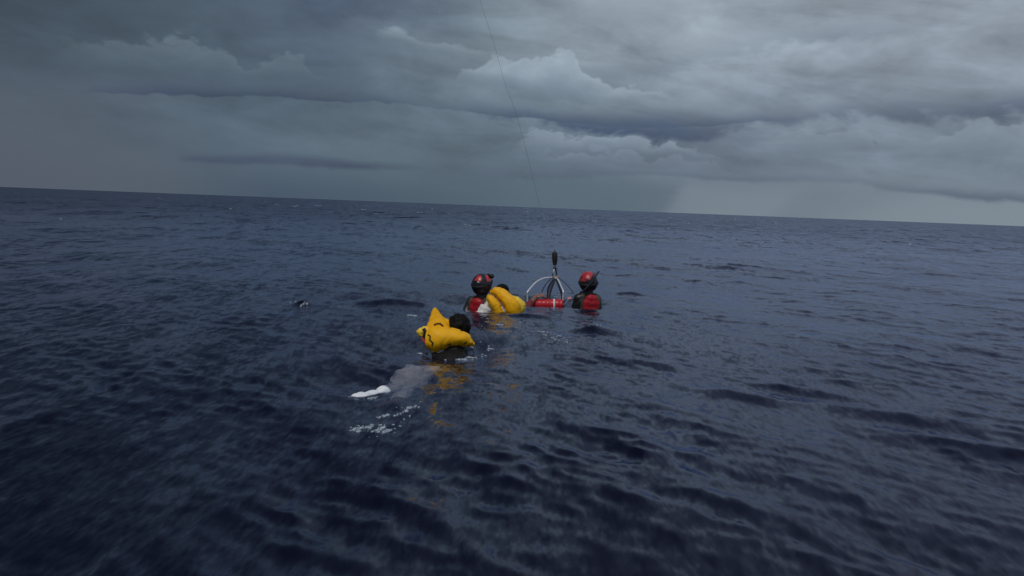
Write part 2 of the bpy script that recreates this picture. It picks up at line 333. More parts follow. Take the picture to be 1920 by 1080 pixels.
def make_water():
    fine = np.radians(np.arange(-44, 44.001, 0.075))
    rest = np.radians(np.arange(47, 313.1, 3.0))
    th = np.concatenate([fine, rest]); nth = len(th)
    r = [0.02]
    while r[-1] < 2.3: r.append(r[-1] + 0.05)
    while r[-1] < 60: r.append(r[-1] * 1.0045)
    while r[-1] < 9000: r.append(r[-1] * 1.028)
    r = np.array(r); nr = len(r)
    RR, TT = np.meshgrid(r, th, indexing='ij')
    x = RR * np.sin(TT); y = RR * np.cos(TT)
    drs = np.maximum(np.gradient(r)[:, None] * np.ones_like(TT), RR * np.radians(0.075))
    coarse = (np.arange(nth) >= len(fine) - 1)[None, :]
    drs = np.where(coarse, np.maximum(drs, RR * np.radians(3.0)), drs)
    h, sx, sy = wave(x, y, drs)
    x = x + sx; y = y + sy
    co = np.stack([x, y, h], -1).reshape(-1, 3)
    # outer skirt down to the deep, closed below
    DEPTH = -7.0
    ro = r[-1] * 1.001
    bot = np.stack([ro * np.sin(th), ro * np.cos(th), np.full(nth, DEPTH)], -1)
    n0 = len(co)
    cen = np.array([[0, 0, float(h[0].mean())], [0, 0, DEPTH]])
    co = np.concatenate([co, bot, cen])
    i = np.arange(nr - 1)[:, None]; j = np.arange(nth)[None, :]; j2 = (j + 1) % nth
    q = np.stack([i * nth + j, i * nth + j2, (i + 1) * nth + j2, (i + 1) * nth + j], -1).reshape(-1, 4)
    jj = np.arange(nth); jn = (jj + 1) % nth
    sk = np.stack([(nr - 1) * nth + jj, (nr - 1) * nth + jn, n0 + jn, n0 + jj], -1)
    quads = np.concatenate([q, sk])
    tri1 = np.stack([np.full(nth, n0 + nth), jn, jj], -1)
    tri2 = np.stack([np.full(nth, n0 + nth + 1), n0 + jj, n0 + jn], -1)
    tris = np.concatenate([tri1, tri2])
    me = bpy.data.meshes.new('water')
    me.vertices.add(len(co)); me.vertices.foreach_set('co', co.astype(np.float32).ravel())
    nl = quads.size + tris.size
    me.loops.add(nl); me.loops.foreach_set('vertex_index', np.concatenate([quads.ravel(), tris.ravel()]).astype(np.int32))
    npoly = len(quads) + len(tris); me.polygons.add(npoly)
    st = np.concatenate([np.arange(len(quads)) * 4, len(quads) * 4 + np.arange(len(tris)) * 3])
    me.polygons.foreach_set('loop_start', st.astype(np.int32))
    mi = np.zeros(npoly, np.int32); mi[len(q):len(quads)] = 1; mi[len(quads) + nth:] = 1
    me.polygons.foreach_set('material_index', mi)
    me.polygons.foreach_set('use_smooth', np.ones(npoly, bool))
    me.update(calc_edges=True); me.validate()
    o = bpy.data.objects.new('water', me); COL.objects.link(o)
    o['kind'] = 'structure'
    return o
water = make_water()
NEAR_A, FAR_A, FAR_B = 0.30, 0.72, 1.4
wm = bpy.data.materials.new('sea_water'); wm.use_nodes = True; wn = wm.node_tree; wn.nodes.clear(); k = NG(wn)
t = k.n('ShaderNodeTexCoord'); mp = k.n('ShaderNodeMapping'); mp.inputs['Rotation'].default_value = (0, 0, -DIR0); mp.inputs['Scale'].default_value = (1.0, 0.34, 1.0)
wn.links.new(t.outputs['Object'], mp.inputs[0])
def slopes(v, scale, detail, rough):
    nd = k.n('ShaderNodeTexNoise'); k.put(nd.inputs['Vector'], v); nd.inputs['Scale'].default_value = scale
    nd.inputs['Detail'].default_value = detail; nd.inputs['Roughness'].default_value = rough
    sb_ = k.n('ShaderNodeVectorMath', operation='SUBTRACT'); k.put(sb_.inputs[0], nd.outputs['Color']); sb_.inputs[1].default_value = (.5, .5, .5)
    return sb_.outputs[0]
def scaled(v, f):
    nd = k.n('ShaderNodeVectorMath', operation='MULTIPLY'); k.put(nd.inputs[0], v)
    k.put(nd.inputs[1], f); return nd.outputs[0]
def addv(a_, b_):
    nd = k.n('ShaderNodeVectorMath', operation='ADD'); k.put(nd.inputs[0], a_); k.put(nd.inputs[1], b_); return nd.outputs[0]
# ripples finer than the mesh are given as slopes; farther out they also stand in for the chop the mesh no longer carries
ln = k.n('ShaderNodeVectorMath', operation='LENGTH'); k.put(ln.inputs[0], t.outputs['Object'])
far = k.m('ADD', k.sstep(ln.outputs['Value'], 12.0, 90.0), 0.0)
famp = k.m('MULTIPLY_ADD', far, FAR_A, NEAR_A)
fv = k.vec(famp, famp, 0.0)
sl1 = scaled(scaled(slopes(mp.outputs[0], 11.0, 3, 0.6), (1.5, 1.5, 0)), fv)
sl2 = scaled(slopes(mp.outputs[0], 2.6, 2, 0.5), fv)
fb = k.m('MULTIPLY', far, FAR_B); sl3 = scaled(slopes(mp.outputs[0], 0.45, 2, 0.6), k.vec(fb, fb, 0.0))
geo = k.n('ShaderNodeNewGeometry')
nrm_ = k.n('ShaderNodeVectorMath', operation='NORMALIZE'); k.put(nrm_.inputs[0], addv(addv(addv(addv(geo.outputs['Normal'], sl1), sl2), sl3), scaled(slopes(mp.outputs[0], 38.0, 2, 0.6), (.34, .34, 0))))
NRM = nrm_.outputs[0]
fr = k.n('ShaderNodeFresnel'); fr.inputs['IOR'].default_value = 1.333; k.put(fr.inputs['Normal'], NRM)
gl = k.n('ShaderNodeBsdfGlossy'); gl.inputs['Color'].default_value = (0.75, 0.81, 0.98, 1); gl.inputs['Roughness'].default_value = 0.14; k.put(gl.inputs['Normal'], NRM)
rf = k.n('ShaderNodeBsdfRefraction'); rf.inputs['IOR'].default_value = 1.333; rf.inputs['Roughness'].default_value = 0.03; k.put(rf.inputs['Normal'], NRM)
df = k.n('ShaderNodeBsdfDiffuse'); df.inputs['Color'].default_value = (0.020, 0.026, 0.072, 1)
mx1 = k.n('ShaderNodeMixShader'); mx1.inputs[0].default_value = 0.22; wn.links.new(rf.outputs[0], mx1.inputs[1]); wn.links.new(df.outputs[0], mx1.inputs[2])
mx2 = k.n('ShaderNodeMixShader'); k.put(mx2.inputs[0], fr.outputs[0]); wn.links.new(mx1.outputs[0], mx2.inputs[1]); wn.links.new(gl.outputs[0], mx2.inputs[2])
va = k.n('ShaderNodeVolumeAbsorption'); va.inputs['Color'].default_value = (0.35, 0.50, 0.68, 1); va.inputs['Density'].default_value = 1.15
ow = k.n('ShaderNodeOutputMaterial'); wn.links.new(mx2.outputs[0], ow.inputs['Surface']); wn.links.new(va.outputs[0], ow.inputs['Volume'])
deep = mat('deep_water', (0.01, 0.014, 0.04), 1.0, 0.0)
water.data.materials.append(wm); water.data.materials.append(deep)

# ------------------------------------------------------------------ object helpers
def thing(name, label, cat, loc, group=None):
    o = bpy.data.objects.new(name, None); COL.objects.link(o); o.empty_display_size = 0.1
    o.location = loc; o['label'] = label; o['category'] = cat
    if group: o['group'] = group
    return o
def part(name, me, mats, parent=None, origin=None, smooth=True, label=None):
    """link a mesh given in world coordinates under its parent"""
    if not isinstance(mats, (list, tuple)): mats = [mats]
    for mm in mats: me.materials.append(mm)
    off = Vector((0, 0, 0)); p = parent
    while p is not None: off += p.location; p = p.parent
    if origin is not None and parent is None: off = Vector(origin)
    me.transform(Matrix.Translation(-off))
    if smooth:
        for pl in me.polygons: pl.use_smooth = True
    o = bpy.data.objects.new(name, me); COL.objects.link(o)
    if parent is not None: o.parent = parent
    elif origin is not None: o.location = origin
    if label: o['label'] = label
    return o
def to_mesh(bm, name='m'):
    bmesh.ops.recalc_face_normals(bm, faces=bm.faces)
    me = bpy.data.meshes.new(name); bm.to_mesh(me); bm.free(); return me

def add_ell(bm, c, rad, rot=None, seg=20):
    mt = Matrix.Translation(c) @ ((rot.to_4x4()) if rot is not None else Matrix.Identity(4)) @ Matrix.Diagonal((*rad, 1))
    return bmesh.ops.create_uvsphere(bm, u_segments=seg, v_segments=max(8, seg * 2 // 3), radius=1.0, matrix=mt)['verts']
def frame_of(d):
    d = d.normalized(); a = Vector((0, 0, 1)) if abs(d.z) < 0.95 else Vector((1, 0, 0))
    u = a.cross(d).normalized(); v = d.cross(u); return u, v
def add_cap(bm, p0, r0, p1, r1, seg=16):
    p0, p1 = Vector(p0), Vector(p1)
    add_ell(bm, p0, (r0,) * 3, seg=seg); add_ell(bm, p1, (r1,) * 3, seg=seg)
    u, v = frame_of(p1 - p0)
    ra = [bm.verts.new(p0 + (u * math.cos(t) + v * math.sin(t)) * r0) for t in [2 * math.pi * i / seg for i in range(seg)]]
    rb = [bm.verts.new(p1 + (u * math.cos(t) + v * math.sin(t)) * r1) for t in [2 * math.pi * i / seg for i in range(seg)]]
    for i in range(seg): bm.faces.new((ra[i], ra[(i + 1) % seg], rb[(i + 1) % seg], rb[i]))
    bm.faces.new(ra[::-1]); bm.faces.new(rb)
def add_chain(bm, pts, radii, seg=16):
    for i in range(len(pts) - 1): add_cap(bm, pts[i], radii[i], pts[i + 1], radii[i + 1], seg)
def catmull(pts, n):
    P = [Vector(p) for p in pts]; P = [P[0] * 2 - P[1]] + P + [P[-1] * 2 - P[-2]]; out = []
    m_ = len(P) - 3
    for i in range(n + 1):
        s = i / n * m_; j = min(int(s), m_ - 1); t = s - j
        a, b, c, d = P[j:j + 4]
        out.append(0.5 * ((2 * b) + (c - a) * t + (2 * a - 5 * b + 4 * c - d) * t * t + (3 * b - a - 3 * c + d) * t ** 3))
    return out
def tube(bm, pts, r, seg=10, cap=True):
    """swept tube; r a number or a function of 0..1"""
    n = len(pts); rings = []; u = None
    for i, p in enumerate(pts):
        d = (pts[min(i + 1, n - 1)] - pts[max(i - 1, 0)]).normalized()
        if u is None: u, _ = frame_of(d)
        u = (u - d * u.dot(d)).normalized(); v = d.cross(u)
        rr = r(i / (n - 1)) if callable(r) else r
        rings.append([bm.verts.new(p + (u * math.cos(2 * math.pi * q / seg) + v * math.sin(2 * math.pi * q / seg)) * rr) for q in range(seg)])
    for a, b in zip(rings, rings[1:]):
        for q in range(seg): bm.faces.new((a[q], a[(q + 1) % seg], b[(q + 1) % seg], b[q]))
    if cap: bm.faces.new(rings[0][::-1]); bm.faces.new(rings[-1])
def ribbon(bm, pts, wdir, w, th=0.003):
    """flat webbing along pts"""
    n = len(pts); rows = []
    for i, p in enumerate(pts):
        d = (pts[min(i + 1, n - 1)] - pts[max(i - 1, 0)]).normalized()
        ww = (wdir - d * wdir.dot(d)).normalized(); nn = d.cross(ww)
        wi = w(i / (n - 1)) if callable(w) else w
        rows.append([bm.verts.new(p + ww * a * wi / 2 + nn * b * th / 2) for a, b in ((-1, -1), (1, -1), (1, 1), (-1, 1))])
    for a, b in zip(rows, rows[1:]):
        for q in range(4): bm.faces.new((a[q], a[(q + 1) % 4], b[(q + 1) % 4], b[q]))
    bm.faces.new(rows[0][::-1]); bm.faces.new(rows[-1])

def remesh(bm, voxel=0.007, smooth=3, wrinkle=0.0, wscale=12.0, seed=0):
    """melt overlapping solids into one skin"""
    me = bpy.data.meshes.new('t'); bmesh.ops.recalc_face_normals(bm, faces=bm.faces); bm.to_mesh(me); bm.free()
    o = bpy.data.objects.new('t', me); COL.objects.link(o)
    md = o.modifiers.new('r', 'REMESH'); md.mode = 'VOXEL'; md.voxel_size = voxel
    if smooth:
        s = o.modifiers.new('s', 'SMOOTH'); s.iterations = smooth; s.factor = 0.5
    dg = bpy.context.evaluated_depsgraph_get(); dg.update()
    out = bpy.data.meshes.new_from_object(o.evaluated_get(dg))
    bpy.data.objects.remove(o); bpy.data.meshes.remove(me)
    if wrinkle:
        from mathutils import noise as mn
        for v, nrm in zip(out.vertices, [Vector(n.vector) for n in out.vertex_normals]):
            q = v.co * wscale + Vector((seed, seed * 2, 0))
            v.co += nrm * wrinkle * (mn.noise(q + Vector((mn.noise(q * .5), 0, 0)) * 1.5) + 0.5 * mn.noise(q * 2.3))
    return out

def hand(bm, wrist, d, nrm, curl=0.5, side=1, scale=1.0):
    """palm, four unequal fingers and a thumb; nrm = out of the back of the hand"""
    d = d.normalized(); nrm = (nrm - d * nrm.dot(d)).normalized(); s = d.cross(nrm) * side
    rot = Matrix((s, d, nrm)).transposed()
    add_ell(bm, wrist + d * 0.05 * scale, (0.042 * scale, 0.055 * scale, 0.016 * scale), rot, 14)
    add_cap(bm, wrist, 0.026 * scale, wrist + d * 0.03 * scale, 0.022 * scale, 10)
    for i, (off, ln) in enumerate(((-0.031, .078), (-0.011, .088), (0.011, .082), (0.030, .064))):
        p = wrist + d * 0.088 * scale + s * off * scale; a = 0.2
        dd = d + s * off * 4
        for q, f in enumerate((0.45, 0.32, 0.23)):
            a += curl * (0.9 if q else 0.6)
            e = p + (dd.normalized() * math.cos(a) - nrm * math.sin(a)) * ln * f * scale
            add_cap(bm, p, (0.0095 - q * 0.001) * scale, e, (0.0088 - q * 0.001) * scale, 8); p = e
    p = wrist + d * 0.025 * scale - s * 0.032 * scale
    for q, (f, b) in enumerate(((.045, .9), (.034, .45), (.028, .2))):
        e = p + (d * (1 - b * .5) - s * b - nrm * 0.35 * (q + curl)).normalized() * f * scale
        add_cap(bm, p, (0.013 - q * 0.0015) * scale, e, (0.0115 - q * 0.0015) * scale, 8); p = e

def head(bm, c, rot, s=1.0):
    """skull, jaw, nose, brow, ears; face along local +Y, c = centre of the skull"""
    T = lambda x, y, z: c + rot @ Vector((x * s, y * s, z * s))
    E = lambda p, r: add_ell(bm, T(*p), tuple(q * s for q in r), rot, 20)
    E((0, -0.012, 0.02), (0.076, 0.095, 0.09)); E((0, 0.03, -0.035), (0.06, 0.06, 0.075))
    E((0, 0.055, -0.088), (0.03, 0.027, 0.024)); E((0, 0.07, 0.012), (0.05, 0.02, 0.014))      # chin, brow
    E((0, 0.094, -0.025), (0.011, 0.016, 0.022)); E((0, 0.086, -0.058), (0.024, 0.012, 0.010))  # nose, lips
    for k_ in (-1, 1):
        E((k_ * 0.079, -0.005, -0.018), (0.010, 0.018, 0.030)); E((k_ * 0.04, 0.062, -0.03), (0.022, 0.02, 0.02))
def eyes(parent, c, rot, s=1.0):
    for k_ in (-1, 1):
        bm = bmesh.new(); add_ell(bm, c + rot @ Vector((k_ * 0.03 * s, 0.079 * s, -0.008 * s)), (0.012 * s,) * 3, seg=12)
        part('eye', to_mesh(bm), M['eye'], parent)
def rotm(yaw, pitch=0, roll=0):   # yaw: 0 faces away from the camera (+Y), positive turns to the left
    return (Euler((0, 0, R(yaw))).to_matrix() @ Euler((R(pitch), 0, 0)).to_matrix() @ Euler((0, R(roll), 0)).to_matrix())

def shell(c, rot, rad, thick, keep, segs=(48, 32), paint=None, lump=None):
    """open shell (helmet, hair): keep(direction) picks the covered part; paint(direction) -> material slot"""
    bm = bmesh.new(); nu, nv = segs; grid = []
    def pos(i, j, dr):
        th = math.pi * j / nv; f = 2 * math.pi * i / nu
        d = Vector((math.sin(th) * math.cos(f), math.sin(th) * math.sin(f), math.cos(th)))
        l = lump(d) if lump else 0.0
        return d, c + rot @ Vector((d.x * (rad[0] + dr + l), d.y * (rad[1] + dr + l), d.z * (rad[2] + dr + l)))
    vo_, vi_ = {}, {}
    for j in range(nv + 1):
        for i in range(nu):
            key = (i, j) if 0 < j < nv else (0, j)
            if key not in vo_:
                vo_[key] = bm.verts.new(pos(key[0], j, 0)[1]); vi_[key] = bm.verts.new(pos(key[0], j, -thick)[1])
    K = lambda i, j: (i % nu, j) if 0 < j < nv else (0, j)
    kept = set()
    for j in range(nv):
        for i in range(nu):
            d, _ = pos(i + 0.5, j + 0.5, 0)
            if keep(d): kept.add((i, j))
    for (i, j) in kept:
        d, _ = pos(i + 0.5, j + 0.5, 0)
        for vv, rev in ((vo_, False), (vi_, True)):
            q = []
            for kx_ in (K(i, j), K(i, j + 1), K(i + 1, j + 1), K(i + 1, j)):
                if vv[kx_] not in q: q.append(vv[kx_])
            if rev: q = q[::-1]
            try:
                f = bm.faces.new(q); f.material_index = paint(d) if paint else 0
            except ValueError: pass
    # rim
    for e in [e for e in bm.edges if len(e.link_faces) == 1]:
        inv = {v: k2 for k2, v in vo_.items()}
        break
    inv = {v: k2 for k2, v in vo_.items()}
    for e in [e for e in bm.edges if len(e.link_faces) == 1 and e.verts[0] in inv and e.verts[1] in inv]:
        a, b = e.verts
        try: bm.faces.new((a, b, vi_[inv[b]], vi_[inv[a]]))
        except ValueError: pass
    bmesh.ops.delete(bm, geom=[v for v in bm.verts if not v.link_faces], context='VERTS')
    return to_mesh(bm)

from mathutils import noise as MN
def pillow(path, wf, hf, A, rim=0.0, n=64, seg=56, wr=0.004, wsc=14, seed=0.0, sq=0.75):
    """inflated lobe swept along path: half width wf(s) along A, half height hf(s) across; welded rim along its edge.
    returns mesh and a function giving a point and a normal on its skin"""
    pts = catmull(path, n)
    def fr_(s):
        x = s * n; i = min(int(x), n - 1); t = x - i
        p = pts[i].lerp(pts[i + 1], t); d = (pts[min(i + 2, n)] - pts[max(i - 1, 0)]).normalized()
        a = (A - d * A.dot(d)).normalized(); b = d.cross(a)
        return p, d, a, b
    def P_(s, th, dr=0.0):
        p, d, a, b = fr_(s); w, h = wf(s) + dr, hf(s) + dr
        c_, s_ = math.cos(th), math.sin(th)
        x = math.copysign(abs(c_) ** 1.0, c_) * w; y = math.copysign(abs(s_) ** sq, s_) * h
        if abs(c_) > 0.985 and rim: x += math.copysign(rim, c_)
        q = p + a * x + b * y
        z = q * wsc + Vector((seed, 0, 0))
        k_ = wr * (MN.noise(z) + 0.6 * MN.noise(z * 2.1))
        k_ -= wr * 0.5 * max(0.0, 0.16 - abs(MN.noise(z * 0.9 + Vector((7, 3, 1))))) / 0.16 * (0.4 + abs(s_))
        k_ += -wr * 1.6 * max(0, math.cos(s * 34 + seed)) ** 6 * abs(c_) ** 3     # puckers by the seam
        return q + (a * c_ + b * s_) * k_
    bm = bmesh.new(); rings = []
    for i in range(n + 1):
        rings.append([bm.verts.new(P_(i / n, 2 * math.pi * q / seg)) for q in range(seg)])
    for a, b in zip(rings, rings[1:]):
        for q in range(seg): bm.faces.new((a[q], a[(q + 1) % seg], b[(q + 1) % seg], b[q]))
    bm.faces.new(rings[0][::-1]); bm.faces.new(rings[-1])
    return to_mesh(bm), P_
def prof(kv):
    """smooth profile through (s, value)"""
    xs = [a for a, _ in kv]; ys = [b for _, b in kv]
    def f(s):
        for i in range(len(xs) - 1):
            if s <= xs[i + 1]:
                t = (s - xs[i]) / (xs[i + 1] - xs[i]); t = t * t * (3 - 2 * t); return ys[i] * (1 - t) + ys[i + 1] * t
        return ys[-1]
    return f
def mark(P_, path, w=0.010, dr=0.002):
    """a stroke of print lying on a lobe: path in (s, angle)"""
    pts = []
    for (s0, t0), (s1, t1) in zip(path, path[1:]):
        for i in range(6):
            f = i / 6; pts.append((s0 + (s1 - s0) * f, t0 + (t1 - t0) * f))
    pts.append(path[-1]); bm = bmesh.new(); rows = []
    for i, (s, t) in enumerate(pts):
        c0 = P_(s, t, dr); nx = P_(*pts[min(i + 1, len(pts) - 1)], dr) - P_(*pts[max(i - 1, 0)], dr)
        n_ = (P_(s, t, dr + 0.01) - P_(s, t, dr - 0.01)).normalized(); sd_ = nx.normalized().cross(n_).normalized()
        ww = w * (0.6 + 0.6 * abs(math.sin(i * 1.7)))
        rows.append((bm.verts.new(c0 - sd_ * ww / 2 + n_ * .002), bm.verts.new(c0 + sd_ * ww / 2 + n_ * .002), bm.verts.new(c0 + sd_ * ww / 2 - n_ * .004), bm.verts.new(c0 - sd_ * ww / 2 - n_ * .004)))
    for a, b in zip(rows, rows[1:]):
        for q in range(4): bm.faces.new((a[q], a[(q + 1) % 4], b[(q + 1) % 4], b[q]))
    bm.faces.new(rows[0][::-1]); bm.faces.new(rows[-1])
    return to_mesh(bm)
V = Vector
def shiftz(x, y): return H(x, y)

# ================================================================== swimmer in front: prone, heading away, yellow vest round the neck
hz = H(-0.55, 7.05)
B1 = V((-0.56, 7.05, hz))
p1 = thing('person', 'nearest swimmer, black hair, puffed yellow life vest, pale trousers trailing under water', 'person', B1)
hc = D(861, 614, 7.50)
hr = rotm(-8, -6)
neck0 = hc + V((-0.01, -0.05, -0.09)); chest = V((-0.53, 7.14, hz - 0.065)); belly = V((-0.62, 6.86, hz - 0.125)); hips = V((-0.72, 6.58, hz - 0.185))
ax = (chest - hips).normalized(); rt = ax.cross(V((0, 0, 1))).normalized()
upv = rt.cross(ax)
rb = Matrix((rt, ax, upv)).transposed()
sh = {1: chest + rt * 0.175 + ax * 0.04 + upv * 0.01, -1: chest - rt * 0.175 + ax * 0.04 + upv * 0.0}
hp = {1: hips + rt * 0.085, -1: hips - rt * 0.085}
foot_l = W(705, 740, 0.0); foot_l.z = H(foot_l.x, foot_l.y) - 0.005
kn = {-1: V((-0.90, 6.22, hz - 0.34)), 1: V((-0.74, 6.10, hz - 0.33))}
ak = {-1: foot_l + V((0.08, 0.05, -0.075)), 1: W(745, 775, -0.06)}
el = {1: sh[1] + V((0.20, 0.14, -0.10)), -1: sh[-1] + V((-0.16, 0.22, -0.20))}
wr_ = {1: el[1] + V((0.10, 0.22, -0.02)), -1: el[-1] + V((0.02, 0.25, -0.05))}
bm = bmesh.new(); head(bm, hc, hr)
add_cap(bm, hc + V((0, -0.02, -0.04)), 0.058, neck0, 0.062)
add_ell(bm, chest, (0.175, 0.19, 0.105), rb); add_ell(bm, chest + ax * 0.08, (0.16, 0.09, 0.08), rb)
add_ell(bm, belly, (0.145, 0.18, 0.095), rb); add_ell(bm, hips, (0.165, 0.13, 0.105), rb)
for s_ in (-1, 1):
    add_chain(bm, [sh[s_], el[s_], wr_[s_]], [0.058, 0.042, 0.028])
    add_chain(bm, [hp[s_], kn[s_], ak[s_]], [0.088, 0.056, 0.036])
    dft = V((-0.88, -0.2, -0.06)) if s_ < 0 else V((-0.6, -0.75, 0.05))
    add_cap(bm, ak[s_], 0.036, ak[s_] + dft.normalized() * 0.17, 0.026)
    hand(bm, wr_[s_], wr_[s_] - el[s_], V((0, 0, 1)), 0.25, s_)
part('body', remesh(bm, 0.0065), M['skind'], p1)
eyes(p1, hc, hr)
# hair: full, cut at the nape, standing up a little on top
def lumpy(a, b, seed=0):
    return lambda d: a * MN.noise(d * 4 + V((seed, 0, 0))) + b * MN.noise(d * 13 + V((seed, 0, 0)))
part('hair', shell(hc + hr @ V((0, -0.014, 0.008)), hr, (0.108, 0.112, 0.124), 0.025, lambda d: d.z > -0.85 - 0.2 * d.y and (d.y < 0.35 or d.z > 0.45), lump=lumpy(0.016, 0.006, 5)), M['hair'], p1)
# shirt
bm = bmesh.new()
add_ell(bm, chest, (0.195, 0.20, 0.12), rb); add_ell(bm, chest + ax * 0.07, (0.185, 0.10, 0.10), rb); add_ell(bm, belly, (0.165, 0.19, 0.11), rb); add_ell(bm, hips + ax * 0.05, (0.175, 0.10, 0.112), rb)
add_cap(bm, neck0 + V((0, -.03, -.02)), 0.09, chest + ax * .05, 0.11); add_ell(bm, W(838, 664, hz - .045), (.20, .27, .075), rb); add_ell(bm, W(878, 662, hz - .02), (.075, .12, .060), rb)
for s_ in (-1, 1): add_chain(bm, [sh[s_], sh[s_].lerp(el[s_], 0.75)], [0.080, 0.066])
add_ell(bm, sh[1] + V((.0, -.06, -.02)), (.11, .12, .075), rb)
part('shirt', remesh(bm, 0.009, 4, 0.012, 9, 1), M['shirt'], p1)
# shorts
bm = bmesh.new(); add_ell(bm, hips, (0.180, 0.14, 0.118), rb)
for s_ in (-1, 1):
    add_ell(bm, hips + rt * s_ * 0.088 - ax * 0.07 + upv * 0.03, (0.095, 0.16, 0.088), rb)
    add_chain(bm, [hp[s_], kn[s_], kn[s_].lerp(ak[s_], .8)], [0.112, 0.088, 0.066])
part('trousers', remesh(bm, 0.008, 2, 0.018, 12, 5), M['shorts'], p1)
# white sock, sole up at the surface
f0 = ak[-1] + V((0.03, 0.03, 0.0))
tip = W(655, 748, H(foot_l.x - .15, foot_l.y - .1) + 0.0); heel = W(722, 737, H(foot_l.x, foot_l.y) - 0.005)
def sockmesh(heel, tip, ank, lift):
    bm = bmesh.new(); d = (tip - heel); L = d.length; d.normalize(); u = V((0, 0, 1)).cross(d).normalized(); rr = Matrix((u, d, d.cross(u) * -1)).transposed()
    add_ell(bm, heel + d * 0.02, (0.055, 0.055, 0.056), rr); add_ell(bm, heel + d * L * 0.4, (0.040, 0.10, 0.034), rr)
    add_ell(bm, heel + d * L * 0.68 + u * 0.004, (0.056, 0.09, 0.034), rr); add_cap(bm, heel + d * L * 0.72, 0.026, tip, 0.012)
    add_cap(bm, heel, 0.045, ank, 0.05)
    return remesh(bm, 0.006, 3, 0.005, 24, 3)
part('sock', sockmesh(heel, tip, ak[-1] + V((0.05, 0.07, -0.05)), 0), M['sock'], p1, label='white sock on the foot at the surface')
# the vest
vy = 7.28
mL, PL = pillow([D(799, 637, vy), D(815, 636, vy - .02), D(840, 633, vy), D(866, 636, vy + .01), D(889, 646, vy + .04)],
                prof([(0, .03), (.08, .085), (.24, .112), (.55, .083), (.82, .056), (1, .012)]), prof([(0, .03), (.12, .09), (.35, .12), (.65, .11), (.9, .07), (1, .02)]),
                V((0.10, 0.25, 1)), rim=.010, wr=.006, wsc=9, seed=1)
vest = part('life_vest', mL, M['yellow'], p1, label='puffed yellow life vest with dark printed marks')
m2, P2_ = pillow([D(823, 640, vy + .10), D(821, 619, vy + .12), D(818, 598, vy + .13), D(815, 577, vy + .14)],
                 (lambda s: .118 if s < .35 else .118 - (s - .35) / .65 * .110), (lambda s: .058 - .050 * s ** 1.5), V((1, 0.15, -0.05)), rim=.006, wr=.003, wsc=12, seed=4)
part('lobe', m2, M['yellow'], vest)
m3_, _ = pillow([D(811, 590, vy + .13), D(824, 599, vy + .16), D(839, 610, vy + .18), D(858, 628, vy + .15)],
                prof([(0, .012), (.3, .032), (.7, .042), (1, .03)]), prof([(0, .012), (.4, .035), (1, .03)]), V((0.2, 0.1, 1)), rim=.006, wr=.005, wsc=12, seed=8)
part('lobe', m3_, M['yellow'], vest)
m4, _ = pillow([D(785, 630, vy + .03), D(789, 625, vy + .03), D(797, 622, vy + .05), D(806, 624, vy + .06)],
               prof([(0, .012), (.25, .042), (.7, .048), (1, .03)]), prof([(0, .012), (.25, .035), (.7, .04), (1, .03)]), V((0.2, 0.1, 1)), rim=.004, wr=.004, seed=2, n=20)
part('lobe', m4, M['yellow2'], vest, label='small pale yellow end lobe')
bm = bmesh.new(); ribbon(bm, catmull([D(794, 616, vy - .02), D(797, 622, vy - .03), D(796, 630, vy - .02), D(800, 642, vy + .0)], 16), V((1, 0, 0.2)), lambda s: .034 - .014 * s, .012)
part('strap', to_mesh(bm), M['navy'], vest)
bm = bmesh.new(); tube(bm, catmull([D(790, 634, vy - .02), D(795, 640, vy - .04), D(801, 646, vy - .06)], 12), .009)
part('inflation_tube', to_mesh(bm), M['red'], vest)
# which side of the lobe faces the viewer
def facing(P_, s):
    best = max(range(48), key=lambda q: (P_(s, q * math.pi / 24) - P_(s, q * math.pi / 24 + math.pi)).normalized().dot((CAM - P_(s, 0)).normalized()))
    return best * math.pi / 24
tf = facing(PL, .25)
bmk = None
for path in ([(.22, tf + .55), (.24, tf + .25), (.20, tf + .0), (.21, tf - .3), (.16, tf - .5)], [(.47, tf + .75), (.52, tf + .85), (.55, tf + .65)], [(.79, tf + .75), (.80, tf + .35), (.82, tf + .2)]):
    part('print', mark(PL, path, .012), M['ink'], vest)
tf2 = facing(P2_, .45)
part('print', mark(P2_, [(.42, tf2 + .5), (.52, tf2 + .3), (.53, tf2 - .1), (.50, tf2 - .35)], .014), M['ink'], vest)

